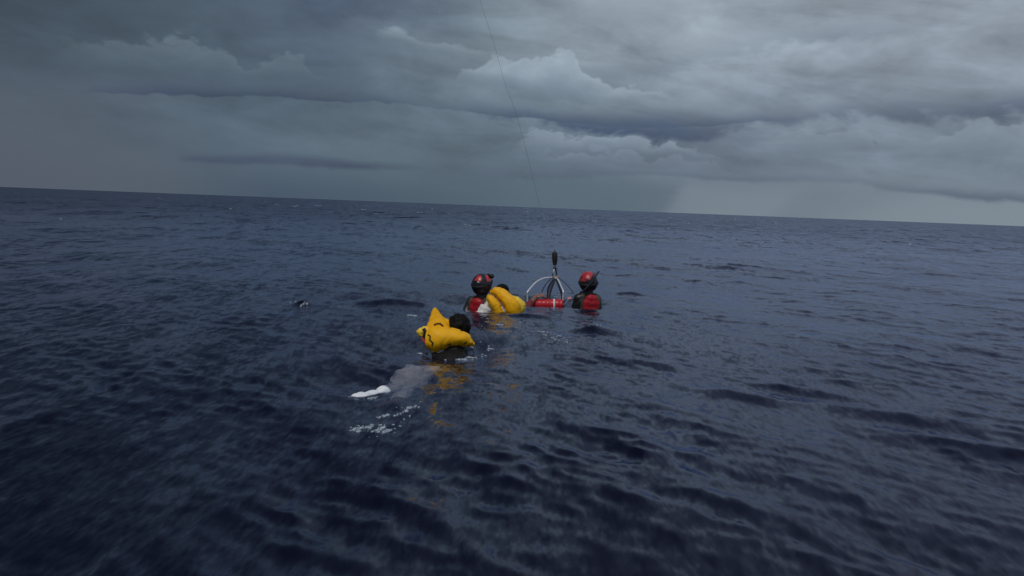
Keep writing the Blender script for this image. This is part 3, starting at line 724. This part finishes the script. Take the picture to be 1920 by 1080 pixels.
# ================================================================== helmets
def helmet(parent, c, rot, paint, label=None, s=1.0):
    keep = lambda d: (d.z > -0.05 + 0.1 * d.y) or (abs(d.x) > 0.45 and d.z > -0.80 and d.y < 0.55) or (d.y < -0.2 and d.z > -0.78)
    me = shell(c + rot @ V((0, -0.008, 0.022)) * s, rot, (0.118 * s, 0.130 * s, 0.136 * s), 0.012, keep, (72, 48), paint)
    return part('helmet', me, [M['black'], M['redgloss']], parent, label=label)
def rescuer(label, base, hc, hr, sh_w, torso_yaw, lean, paint, arm_targets, group='helmeted rescue swimmers', hs=1.0):
    p = thing('person', label, 'person', base, group)
    ty = rotm(torso_yaw, lean)
    X, Y, Z = ty @ V((1, 0, 0)), ty @ V((0, 1, 0)), ty @ V((0, 0, 1))
    neck = hc - Z * 0.11 - Y * 0.01; ch = hc - Z * 0.30; bl = ch - Z * 0.24; hi_ = bl - Z * 0.2
    rotT = ty
    shd = {s_: hc - Z * 0.212 + X * s_ * sh_w for s_ in (-1, 1)}
    bm = bmesh.new(); head(bm, hc, hr)
    add_cap(bm, hc + hr @ V((0, -0.02, -0.04)), .06, neck - Z * .05, .066)
    for c_, r_ in ((ch, (.175, .11, .17)), (bl, (.15, .10, .16)), (hi_, (.165, .115, .12))): add_ell(bm, c_, r_, rotT)
    add_chain(bm, [shd[-1], neck - Z * .08, shd[1]], [.062, .07, .062])
    arms = {}
    for s_ in (-1, 1):
        e, w = arm_targets[s_]; arms[s_] = (e, w)
        add_chain(bm, [shd[s_], e, w], [.058, .042, .03]); hand(bm, w, w - e, V((0, 0, 1)), .35, s_)
        k0 = hi_ + X * s_ * .09; k1 = k0 + Y * .18 - Z * .36; k2 = k1 - Y * .10 - Z * .38
        add_chain(bm, [k0, k1, k2], [.088, .058, .038]); add_cap(bm, k2, .038, k2 + Y * .16 - Z * .05, .028)
    part('body', remesh(bm, 0.0065), M['skin'], p); eyes(p, hc, hr)
    # wetsuit with its collar
    bm = bmesh.new(); add_cap(bm, neck + Z * .045, .069, neck - Z * .06, .082)
    for c_, r_ in ((ch, (.19, .125, .18)), (bl, (.165, .115, .17)), (hi_, (.18, .13, .13))): add_ell(bm, c_, r_, rotT)
    add_chain(bm, [shd[-1], neck - Z * .09, shd[1]], [.072, .078, .072])
    for s_ in (-1, 1):
        e, w = arms[s_]; add_chain(bm, [shd[s_], e, w], [.069, .052, .036])
        k0 = hi_ + X * s_ * .09; k1 = k0 + Y * .18 - Z * .36; k2 = k1 - Y * .10 - Z * .38
        add_chain(bm, [k0, k1, k2], [.10, .068, .046])
    part('wetsuit', remesh(bm, 0.008, 3, .004, 16, 2), M['neo'], p)
    helm = helmet(p, hc, hr, paint, s=hs)
    return p, helm, dict(X=X, Y=Y, Z=Z, ch=ch, shd=shd, neck=neck, rot=rotT)

# rescuer on the left
hc2 = D(904, 537, 10.22); hr2 = rotm(-48, 2, 6)
def paint2(d):
    # red panels on a black shell
    a = math.atan2(d.x, -d.y)
    if 0.42 < d.z < 0.90 and abs(math.sin(a * 2.0 + .9)) > .60: return 1
    if 0.0 < d.z <= 0.48 and -1.75 < a < -1.0: return 1
    return 0
e2 = {-1: (hc2 + V((-.24, -.02, -.46)), hc2 + V((-.10, -.20, -.52))), 1: (hc2 + V((.20, -.14, -.42)), hc2 + V((.36, -.02, -.36)))}
p2, hl2, f2 = rescuer('rescue swimmer in black and red helmet with white patch beside the person in white shirt', V((hc2.x, hc2.y, 0)), hc2, hr2, .165, -30, 6, paint2, e2, hs=1.06)
def plate(bm, c, rot, size):
    vs_ = bmesh.ops.create_cube(bm, size=1.0, matrix=Matrix.Translation(c) @ rot.to_4x4() @ Matrix.Diagonal((*size, 1)))['verts']
    return vs_
bm = bmesh.new(); dd = (hr2.inverted() @ ((CAM - hc2).normalized())).normalized()
# white patch on the side toward the camera
pc = hc2 + V((-.035, -.126, .055)); plate(bm, pc, rotm(-6, 24, 18), (.052, .006, .030)); bmesh.ops.bevel(bm, geom=bm.edges[:], offset=.002, segments=1, affect='EDGES')
part('patch', to_mesh(bm), M['tape'], hl2, label='small white reflective patch')
def mask_goggles(parent, c, rot, strap_c, strap_r, hrot):
    bm = bmesh.new()
    for k_ in (-1, 1):
        vv = add_ell(bm, c + rot @ V((k_ * .036, 0, 0)), (.036, .026, .032), rot, 16)
    plate(bm, c + rot @ V((0, -.01, 0)), rot, (.11, .03, .05))
    mk = part('diving_mask', remesh(bm, .005, 2), M['rubber'], parent)
    for k_ in (-1, 1):
        bm = bmesh.new(); add_ell(bm, c + rot @ V((k_ * .036, .022, 0)), (.027, .008, .023), rot, 14); part('lens', to_mesh(bm), M['glass'], mk)
    return mk
mk2 = mask_goggles(p2, D(919, 517.5, 10.26), rotm(-55, 25), None, None, None)
bm = bmesh.new(); loop = []
for i in range(41):
    a = 2 * math.pi * i / 40; loop.append(hc2 + hr2 @ V((0, -.008, .022)) + hr2 @ (V((math.cos(a) * .129, math.sin(a) * .141, .02 + .035 * math.sin(a)))))
ribbon(bm, loop, hr2 @ V((0, 0, 1)), .022, .004); part('strap', to_mesh(bm), M['rubber'], mk2)
def harness(p, f, s_front=False, col='red', shift=V((0, 0, 0)), w=.12, pitch=-.10):
    """red buoyancy panel on the back with dark webbing"""
    bm = bmesh.new(); c = f['ch'] - f['Y'] * .118 + f['Z'] * .02 + shift
    add_ell(bm, c, (w, .045, .15), f['rot']); add_ell(bm, c + f['Z'] * .09, (w * .8, .045, .06), f['rot'])
    v_ = part('buoyancy_vest', remesh(bm, .007, 2, .008, 14, 3), M[col], p)
    for s_ in (-1, 1):
        bm = bmesh.new()
        pts = catmull([f['shd'][s_] * .55 + f['neck'] * .45 + f['Y'] * .09, f['shd'][s_] * .55 + f['neck'] * .45 + f['Z'] * .035 - f['Y'] * .01, c + f['X'] * s_ * w * .95 + f['Z'] * .10, c + f['X'] * s_ * w * 1.05 - f['Z'] * .12], 20)
        ribbon(bm, pts, f['X'], .045, .008); part('strap', to_mesh(bm), M['drab'], v_)
    return v_
harness(p2, f2, shift=f2['X'] * -.01, w=.115)

# rescuer on the right
hc4 = D(1103, 532, 11.1); hr4 = rotm(10, -4, -5)
def paint4(d):
    if MN.noise(d * 5 + V((2, 0, 0))) > .28: return 0
    if d.z > 0.12 and d.x < 0.36 - 1.3 * max(0, .66 - d.z): return 1
    return 0
e4 = {-1: (hc4 + V((-.19, .10, -.48)), hc4 + V((-.26, .32, -.46))), 1: (hc4 + V((.19, .06, -.50)), hc4 + V((.14, .30, -.52)))}
p4, hl4, f4 = rescuer('rescue swimmer in a red topped helmet with a snorkel, right of the rescue basket', V((hc4.x, hc4.y, 0)), hc4, hr4, .125, 6, 4, paint4, e4, hs=1.10)
harness(p4, f4, shift=f4['X'] * .03, w=.12)
bm = bmesh.new(); tube(bm, catmull([D(1087, 549, 10.96), D(1094, 545, 10.93), D(1105, 534, 10.93), D(1115, 520, 10.95), D(1123, 509, 10.99)], 30), .011, 10)
sn = part('snorkel', to_mesh(bm), M['navy'], p4)
bm = bmesh.new(); loop = []
for i in range(41):
    a = 2 * math.pi * i / 40; loop.append(hc4 + hr4 @ V((0, -.008, .022)) + hr4 @ (V((math.cos(a) * .137, math.sin(a) * .148, -.01 + .03 * math.sin(a)))))
ribbon(bm, loop, hr4 @ V((0, 0, 1)), .028, .004); st4 = part('mask_strap', to_mesh(bm), M['rubber'], p4)
mk4 = mask_goggles(p4, hc4 + hr4 @ V((0, .115, -.005)), hr4, None, None, None)

# ================================================================== person held between: white shirt, yellow vest, reaching for the basket
hc3 = D(942, 549, 10.55); hr3 = rotm(-38, -8, 8)
p3 = thing('person', 'person in white shirt and yellow life vest, one arm reaching onto the rescue basket', 'person', V((hc3.x, hc3.y, 0)))
ty = rotm(-30, -18, 10); X, Y, Z = ty @ V((1, 0, 0)), ty @ V((0, 1, 0)), ty @ V((0, 0, 1))
neck = hc3 - Z * .13; ch = V((hc3.x - .13, 10.38, hc3.z - .26)); bl = ch + V((-.06, -.05, -.24)); hi_ = bl + V((-.03, .0, -.2))
HAND = D(1005, 556, 11.02); ELB = D(986, 579, 10.75)
shR = hc3 + V((.15, -.12, -.22)); shL = ch + V((-.15, -.02, .12))
bm = bmesh.new(); head(bm, hc3, hr3); add_cap(bm, hc3 + hr3 @ V((0, -.02, -.04)), .06, neck, .066); add_cap(bm, neck, .066, ch + V((0, 0, .1)), .08)
for c_, r_ in ((ch, (.17, .11, .17)), (bl, (.15, .10, .16)), (hi_, (.165, .115, .12))): add_ell(bm, c_, r_, ty)
add_chain(bm, [shL, ch + V((0, 0, .11)), shR], [.06, .09, .058])
add_chain(bm, [shR, ELB, HAND], [.056, .043, .029]); hand(bm, HAND, V((.75, .1, .15)), V((-.2, -.4, 1)), .5, 1, 1.05)
eL, wL = shL + V((-.16, .10, -.2)), shL + V((.0, .3, -.28)); add_chain(bm, [shL, eL, wL], [.056, .042, .029]); hand(bm, wL, wL - eL, V((0, 0, 1)), .3, -1)
for s_ in (-1, 1):
    k0 = hi_ + X * s_ * .09; k1 = k0 + Y * .2 - Z * .35; k2 = k1 - Y * .1 - Z * .38
    add_chain(bm, [k0, k1, k2], [.088, .058, .038]); add_cap(bm, k2, .038, k2 + Y * .16 - Z * .05, .028)
part('body', remesh(bm, .0065), M['skin'], p3); eyes(p3, hc3, hr3)
part('hair', shell(hc3 + hr3 @ V((0, -.012, .010)), hr3, (.092, .102, .110), .014, lambda d: d.z > -.55 - .2 * d.y and (d.y < .35 or d.z > .5), lump=lumpy(.008, .004, 3)), M['hair'], p3)
bm = bmesh.new()
s0 = D(909, 583, 10.0)
for c_, r_ in ((ch, (.19, .125, .185)), (bl, (.165, .115, .17))): add_ell(bm, c_, r_, ty)
add_ell(bm, D(912, 583, 10.02), (.11, .09, .085), rotm(0, 0, 20)); add_ell(bm, D(901, 587, 9.98), (.07, .07, .035)); add_ell(bm, D(917, 572, 10.05), (.06, .07, .06))
add_chain(bm, [shL, shL.lerp(eL, .7)], [.078, .07]); add_chain(bm, [shR, shR.lerp(ELB, .55)], [.07, .062])
part('shirt', remesh(bm, .007, 2, .022, 15, 6), M['white'], p3, label='wet white shirt bunched at the surface')
bm = bmesh.new(); add_ell(bm, hi_, (.18, .13, .13), ty)
for s_ in (-1, 1): k0 = hi_ + X * s_ * .09; add_chain(bm, [k0, k0 + Y * .14 - Z * .25], [.105, .09])
part('shorts', remesh(bm, .01, 2, .008, 12), M['neo'], p3)
bm = bmesh.new(); add_chain(bm, [shR.lerp(ELB, .6), ELB, ELB.lerp(HAND, .45)], [.06, .058, .047]); part('sleeve', remesh(bm, .007, 2, .006, 18), mat('dark_red_sleeve', (.16, .02, .025), .6, .4, bump=.004, bscale=25, var=.2), p3)
vy = 9.95
mA, PA = pillow([D(920, 547, vy + .16), D(934, 548, vy + .10), D(949, 560, vy + .05), D(961, 576, vy + .02), D(963, 595, vy + .05)],
                prof([(0, .02), (.15, .05), (.45, .074), (.75, .090), (1, .075)]), prof([(0, .02), (.2, .06), (.6, .09), (1, .08)]), V((1, 0.2, 0.9)), rim=.010, wr=.005, wsc=8, seed=3)
v3_ = part('life_vest', mA, M['yellow'], p3, label='inflated yellow life vest round the neck')
mB, _ = pillow([D(915, 553, vy + .04), D(921, 562, vy - .02), D(929, 574, vy - .04), D(938, 594, vy - .02)],
               prof([(0, .012), (.25, .040), (.6, .052), (1, .055)]), prof([(0, .012), (.3, .055), (1, .06)]), V((1, 0.1, 0.5)), rim=.010, wr=.005, wsc=8, seed=6)
part('lobe', mB, M['yellow'], v3_)
mC, _ = pillow([D(960, 555, vy + .16), D(967, 564, vy + .12), D(972, 576, vy + .10), D(968, 592, vy + .10)],
               prof([(0, .012), (.3, .058), (.6, .088), (1, .05)]), prof([(0, .012), (.4, .06), (1, .05)]), V((1, 0.2, -.1)), rim=.010, wr=.005, wsc=8, seed=9)
part('lobe', mC, M['yellow2'], v3_, label='paler yellow side lobe')

# ================================================================== rescue basket
by = 11.15
NL, NR_ = D(989, 560, by), D(1057, 560, by)
wl = H(0.45, by)
dv = V((0.16, 0.95, 0)).normalized() * 0.95
apex = D(1040, 521, by + .40)
basket = thing('rescue_basket', 'steel tube rescue basket with red float, hanging half sunk from the hook', 'rescue basket', V(((NL.x + NR_.x) / 2 + .08, by + .45, wl)))
zt = NL.z
def corner(px, py, y): return D(px, py, y)
c_nl, c_nr = D(990, 546, by), D(1056, 547, by)
c_fr = D(1075, 549, by + .85); c_fl = D(1016, 548, by + .85)
zb = -0.42
def down(c, z): return V((c.x, c.y, z))
top_l, top_r = D(1018, 523, by + .30), D(1046, 520, by + .30)
bm = bmesh.new(); r_ = .0108
tube(bm, catmull([down(c_nl, zb), down(c_nl, .0), c_nl + V((-.008, 0, -.06)), c_nl + V((.0, 0, .0)), D(1003, 531, by + .13), D(1016, 523, by + .27), D(1029, 520.5, by + .35), D(1042, 520.5, by + .38), D(1047, 526, by + .30), D(1053, 539, by + .08), c_nr, down(c_nr, c_nr.z - .08), down(c_nr, zb)], 90), r_, 10)
part('bail', to_mesh(bm), M['steel'], basket)
bm = bmesh.new()
tube(bm, catmull([down(c_fl, zb), c_fl + V((0, 0, -.06)), c_fl, D(1022, 535, by + .62), D(1034, 522, by + .45), D(1044, 520, by + .42), D(1058, 529, by + .6), c_fr, c_fr + V((0, 0, -.06)), down(c_fr, zb)], 80), .0065, 10)
part('bail', to_mesh(bm), M['steeld'], basket, label='thinner far bail')
bm = bmesh.new(); cs = [c_nl, c_nr, c_fr, c_fl]
for z in (zb, -.18, .03):
    for a, b in zip(cs, cs[1:] + cs[:1]): tube(bm, [down(a, z), down(b, z)], .009, 8)
for i in range(1, 7):
    t0 = i / 7; a = down(c_nl.lerp(c_fl, t0), zb); b = down(c_nr.lerp(c_fr, t0), zb); tube(bm, [a, b], .005, 6)
for i in range(1, 5):
    t0 = i / 5; tube(bm, [down(c_nl.lerp(c_nr, t0), zb), down(c_fl.lerp(c_fr, t0), zb)], .005, 6)
part('cage', to_mesh(bm), M['steel'], basket)
# floats: cylinders lashed across each end
def cyl_float(a, b, r, mtl, band=None, parent=basket):
    bm = bmesh.new(); n = 40; L = b - a
    pts = [a + L * (i / n) for i in range(n + 1)]
    rf_ = lambda s: r * (1 - max(0, abs(s - .5) * 2 - .9) ** 2 * 26) + .002 * math.sin(s * 47)
    tube(bm, pts, rf_, 32)
    o = part('float', to_mesh(bm), mtl, parent)
    if band:
        bm = bmesh.new(); tube(bm, [a + L * band[0], a + L * (band[0] * .5 + band[1] * .5), a + L * band[1]], r + .004, 32); part('band', to_mesh(bm), M['tape'], o, label='white band round the red float')
        for f_ in (.86, .55, .25):
            bm = bmesh.new(); tube(bm, [a + L * (f_ - .012), a + L * (f_ + .012)], r + .003, 32); part('lashing', to_mesh(bm), M['floatred'], o)
    return o
fz = D(1000, 571, by - .10)
cyl_float(D(994, 571, by - .12), D(1056, 571.5, by - .12), .078, M['floatred'], (.695, .745))
cyl_float(down(c_fl, -.015) + V((-.02, .1, 0)), down(c_fr, -.015) + V((.0, .1, 0)), .075, mat('dull_red_cover', (.28, .04, .05), .35, .5, bump=.003, var=.15, coat=.3))  # far float in a darker, duller red than the near one
cyl_float(down(c_nr, -.03) + V((.045, .12, 0)), down(c_fr, -.03) + V((.045, -.1, 0)), .055, M['neo'])
# side float end: red float with its highlight put into a pinkish base colour
bm = bmesh.new(); add_ell(bm, D(1067, 562, by + .45), (.05, .05, .042)); part('float', to_mesh(bm), mat('red_float_highlight', (.55, .2, .22), .25, .5, coat=.4, bump=.004), basket, label='red float end, pinkish from a painted highlight')
# webbing sling
for (q, wv, w_) in (([D(1039, 523, by + .36), D(1036, 530, by + .32), D(1031, 541, by + .26), D(1029, 552, by + .2), D(1028, 566, by + .1)], V((1, 0, 0.25)), lambda s: .03 + .04 * math.sin(min(1, s * 1.3) * math.pi * .8)),
                    ([D(1042, 524, by + .38), D(1047, 534, by + .30), D(1052, 547, by + .18), D(1055, 560, by + .1), D(1056, 572, by + .1)], V((1, 0, 0.3)), lambda s: .022 + .022 * s)):
    bm = bmesh.new(); ribbon(bm, catmull(q, 24), wv, w_, .012); part('strap', to_mesh(bm), M['navy'], basket)
bm = bmesh.new(); tube(bm, catmull([D(1036, 519.5, by + .36), D(1041, 518, by + .34), D(1047, 519, by + .36), D(1045, 524, by + .38), D(1038, 524, by + .38), D(1036, 519.5, by + .36)], 30), .008)
part('shackle', to_mesh(bm), mat('tan_webbing', (.42, .30, .24), .5), basket)

# ================================================================== hoist hook and cable
hy = by + .38
hook = thing('hoist_hook', 'black weighted hoist hook holding the top of the rescue basket', 'hook', D(1040, 519, hy))
def lathe(p, axis, prof_, seg=24):
    bm = bmesh.new(); u, v = frame_of(axis); rings = []
    for (h, r) in prof_:
        c = p + axis * h; rings.append([bm.verts.new(c + (u * math.cos(2 * math.pi * i / seg) + v * math.sin(2 * math.pi * i / seg)) * max(r, .0005)) for i in range(seg)])
    for a, b in zip(rings, rings[1:]):
        for i in range(seg): bm.faces.new((a[i], a[(i + 1) % seg], b[(i + 1) % seg], b[i]))
    bm.faces.new(rings[0][::-1]); bm.faces.new(rings[-1]); return to_mesh(bm)
hb, ht = D(1040.5, 497, hy), D(1040, 473, hy); axu = (ht - hb).normalized(); L = (ht - hb).length
part('bumper', lathe(hb, axu, [(0, .012), (.002, .024), (L * .06, .030), (L * .2, .035), (L * .22, .032), (L * .25, .036), (L * .6, .040), (L * .93, .040), (L * .97, .036), (L, .030), (L + .004, .012), (L + .03, .007)]), M['rubber'], hook)
part('swivel', lathe(D(1040.5, 506, hy), axu, [(0, .010), (.006, .022), (.02, .027), (.036, .026), (.045, .014), (.065, .012)]), M['black'], hook)
bm = bmesh.new()
tube(bm, catmull([D(1041, 504, hy), D(1043, 509, hy), D(1043, 515, hy), D(1040, 519, hy), D(1036.5, 516, hy), D(1036.5, 511, hy)], 30), lambda s: .012 - .004 * s, 10)
part('hook', to_mesh(bm), M['black'], hook)
bm = bmesh.new(); tube(bm, [D(1039.5, 503.5, hy - .012), D(1038, 509, hy - .014), D(1036.5, 513.5, hy - .012)], lambda s: .010 - .003 * s, 8); part('latch', to_mesh(bm), M['steel'], hook)
bm = bmesh.new()
pts = [ht, D(1030, 440, hy), D(1018, 400, hy + .0), D(1008, 370, hy), D(985, 275, hy), D(965, 205, hy), D(945, 150, hy), D(925, 78, hy), D(900, 0, hy), D(870, -110, hy), D(835, -260, hy), D(790, -520, hy + .3), D(740, -1100, hy + 1)]
tube(bm, catmull(pts, 200), .0014, 8)
o = part('hoist_cable', to_mesh(bm), M['cable'], None, origin=ht); o['label'] = 'thin dark steel hoist cable running up from the hook into the sky'; o['category'] = 'cable'

# ================================================================== foam and splashes
def foam(bm, px, py, wpx, n, size, ang_=0.0, spread=.25, seed=0, up=0.0, cell=.006):
    """a thin lacy raft of bubbles lying on the waves, torn by noise, and a few drops"""
    rnd = random.Random(seed); c = W(px, py, H(*W(px, py).xy)); e = W(px + wpx, py + ang_ * wpx); L = (e - W(px, py)); L.z = 0
    half = L.length * .62; lx = L.normalized(); ly = V((-lx.y, lx.x, 0)); hw = spread * .42
    nx, ny = int(half / cell) + 1, int(hw / cell) + 1
    cache = {}
    for i in range(-nx, nx):
        for j in range(-ny, ny):
            u, v = (i + .5) / nx, (j + .5) / ny; rr = u * u + v * v
            if rr > 1: continue
            q = c + lx * (i + .5) * cell + ly * (j + .5) * cell
            w = V((q.dot(lx) * 7, q.dot(ly) * 17, seed * 3.1))
            f = MN.noise(w) + .6 * MN.noise(w * 2.7) + .4 * MN.noise(w * 6.1)
            if f < .40 + .75 * rr: continue
            p0 = []
            for (a_, b_) in ((i, j), (i + 1, j), (i + 1, j + 1), (i, j + 1)):
                if (a_, b_) not in cache:
                    p = c + lx * a_ * cell + ly * b_ * cell
                    p += V((MN.noise(p * 90), MN.noise(p * 90 + V((5, 5, 5))), 0)) * cell * .8
                    cache[(a_, b_)] = (p.x, p.y, None)
                p0.append((a_, b_))
            keep_cells.append((p0, cache, (f - .3 - .75 * rr)))
    for i in range(n // 4):
        t = rnd.uniform(-.6, .6); q = c + L * t + ly * rnd.gauss(0, hw * .6)
        q.z = H(q.x, q.y) + rnd.uniform(0, up) + .003; s = size * rnd.uniform(.12, .45)
        bmesh.ops.create_icosphere(bm, subdivisions=1, radius=1.0, matrix=Matrix.Translation(q) @ Matrix.Diagonal((s * rnd.uniform(1, 2), s, s * .7, 1)))
keep_cells = []
def flush_foam(bm):
    keys = {}; X_, Y_ = [], []
    for p0, cache, f in keep_cells:
        for k_ in p0:
            kk_ = (id(cache), k_)
            if kk_ not in keys: keys[kk_] = len(X_); X_.append(cache[k_][0]); Y_.append(cache[k_][1])
    X_, Y_ = np.array(X_), np.array(Y_); h, sx, sy = wave(X_, Y_)
    vt = [bm.verts.new((a_, b_, z_ + .007)) for a_, b_, z_ in zip(X_, Y_, h)]
    vb = [bm.verts.new((a_, b_, z_ - .006)) for a_, b_, z_ in zip(X_, Y_, h)]
    cnt = {}
    for p0, cache, f in keep_cells:
        q = [keys[(id(cache), k_)] for k_ in p0]
        bm.faces.new([vt[i] for i in q]); bm.faces.new([vb[i] for i in q[::-1]])
        for a_, b_ in zip(q, q[1:] + q[:1]): cnt.setdefault((min(a_, b_), max(a_, b_)), []).append((a_, b_))
    for e_ in cnt.values():
        if len(e_) == 1:
            a_, b_ = e_[0]; bm.faces.new((vt[b_], vt[a_], vb[a_], vb[b_]))
bm = bmesh.new()
foam(bm, 945, 608, 40, 26, .020, .2, .3, 1); foam(bm, 970, 606, 26, 12, .014, .1, .4, 2); foam(bm, 1030, 628, 50, 34, .020, .35, .4, 3); foam(bm, 1050, 638, 22, 14, .016, .5, .3, 4)
foam(bm, 870, 674, 34, 22, .018, .2, .25, 5); foam(bm, 895, 640, 20, 16, .018, .4, .5, 6, .03); foam(bm, 905, 655, 34, 16, .010, .4, .6, 7)
foam(bm, 770, 765, 26, 20, .012, -.6, .2, 8); foam(bm, 745, 776, 34, 34, .014, -.5, .35, 9); foam(bm, 726, 800, 26, 26, .014, -.6, .25, 10); foam(bm, 712, 808, 40, 14, .010, -.5, .2, 11); foam(bm, 684, 801, 40, 30, .010, -.45, .2, 12)
foam(bm, 567, 571, 12, 12, .020, .6, .3, 13, .02); foam(bm, 1120, 611, 10, 12, .018, 1.2, .4, 14, .02); foam(bm, 775, 588, 30, 14, .010, .3, .3, 15)
foam(bm, 798, 652, 16, 8, .010, .2, .3, 16); foam(bm, 1105, 577, 40, 14, .008, .05, .3, 17); foam(bm, 935, 590, 40, 4, .008, .05, .2, 18)
foam(bm, 905, 592, 60, 8, .01, .05, .30, 21); foam(bm, 1103, 580, 60, 8, .01, .05, .30, 22); foam(bm, 1030, 583, 60, 8, .01, .05, .25, 23)
foam(bm, 700, 752, 60, 6, .01, -.1, .18, 25)
flush_foam(bm)
rnd = random.Random(12)
for i in range(30):    # far whitecaps
    px = rnd.uniform(0, 1920) ** 1.15 * .32; d = rnd.uniform(35, 260)
    hy_ = 350 + 74 * px / 1920; py = hy_ + CAM_H / d * F_PX
    p = W(px, py); n = rnd.randint(1, 4)
    for q in range(n):
        c = p + V((rnd.gauss(0, .22), rnd.gauss(0, .8), 0)); c.z = H(c.x, c.y) + .02
        s = rnd.uniform(.02, .06) * d / 90 + .01
        vs_ = bmesh.ops.create_icosphere(bm, subdivisions=1, radius=1.0, matrix=Matrix.Translation(c) @ Matrix.Diagonal((s * rnd.uniform(1, 2.5), s, s * .4, 1)))['verts']
fo = part('foam', to_mesh(bm), M['foam']); fo['kind'] = 'stuff'
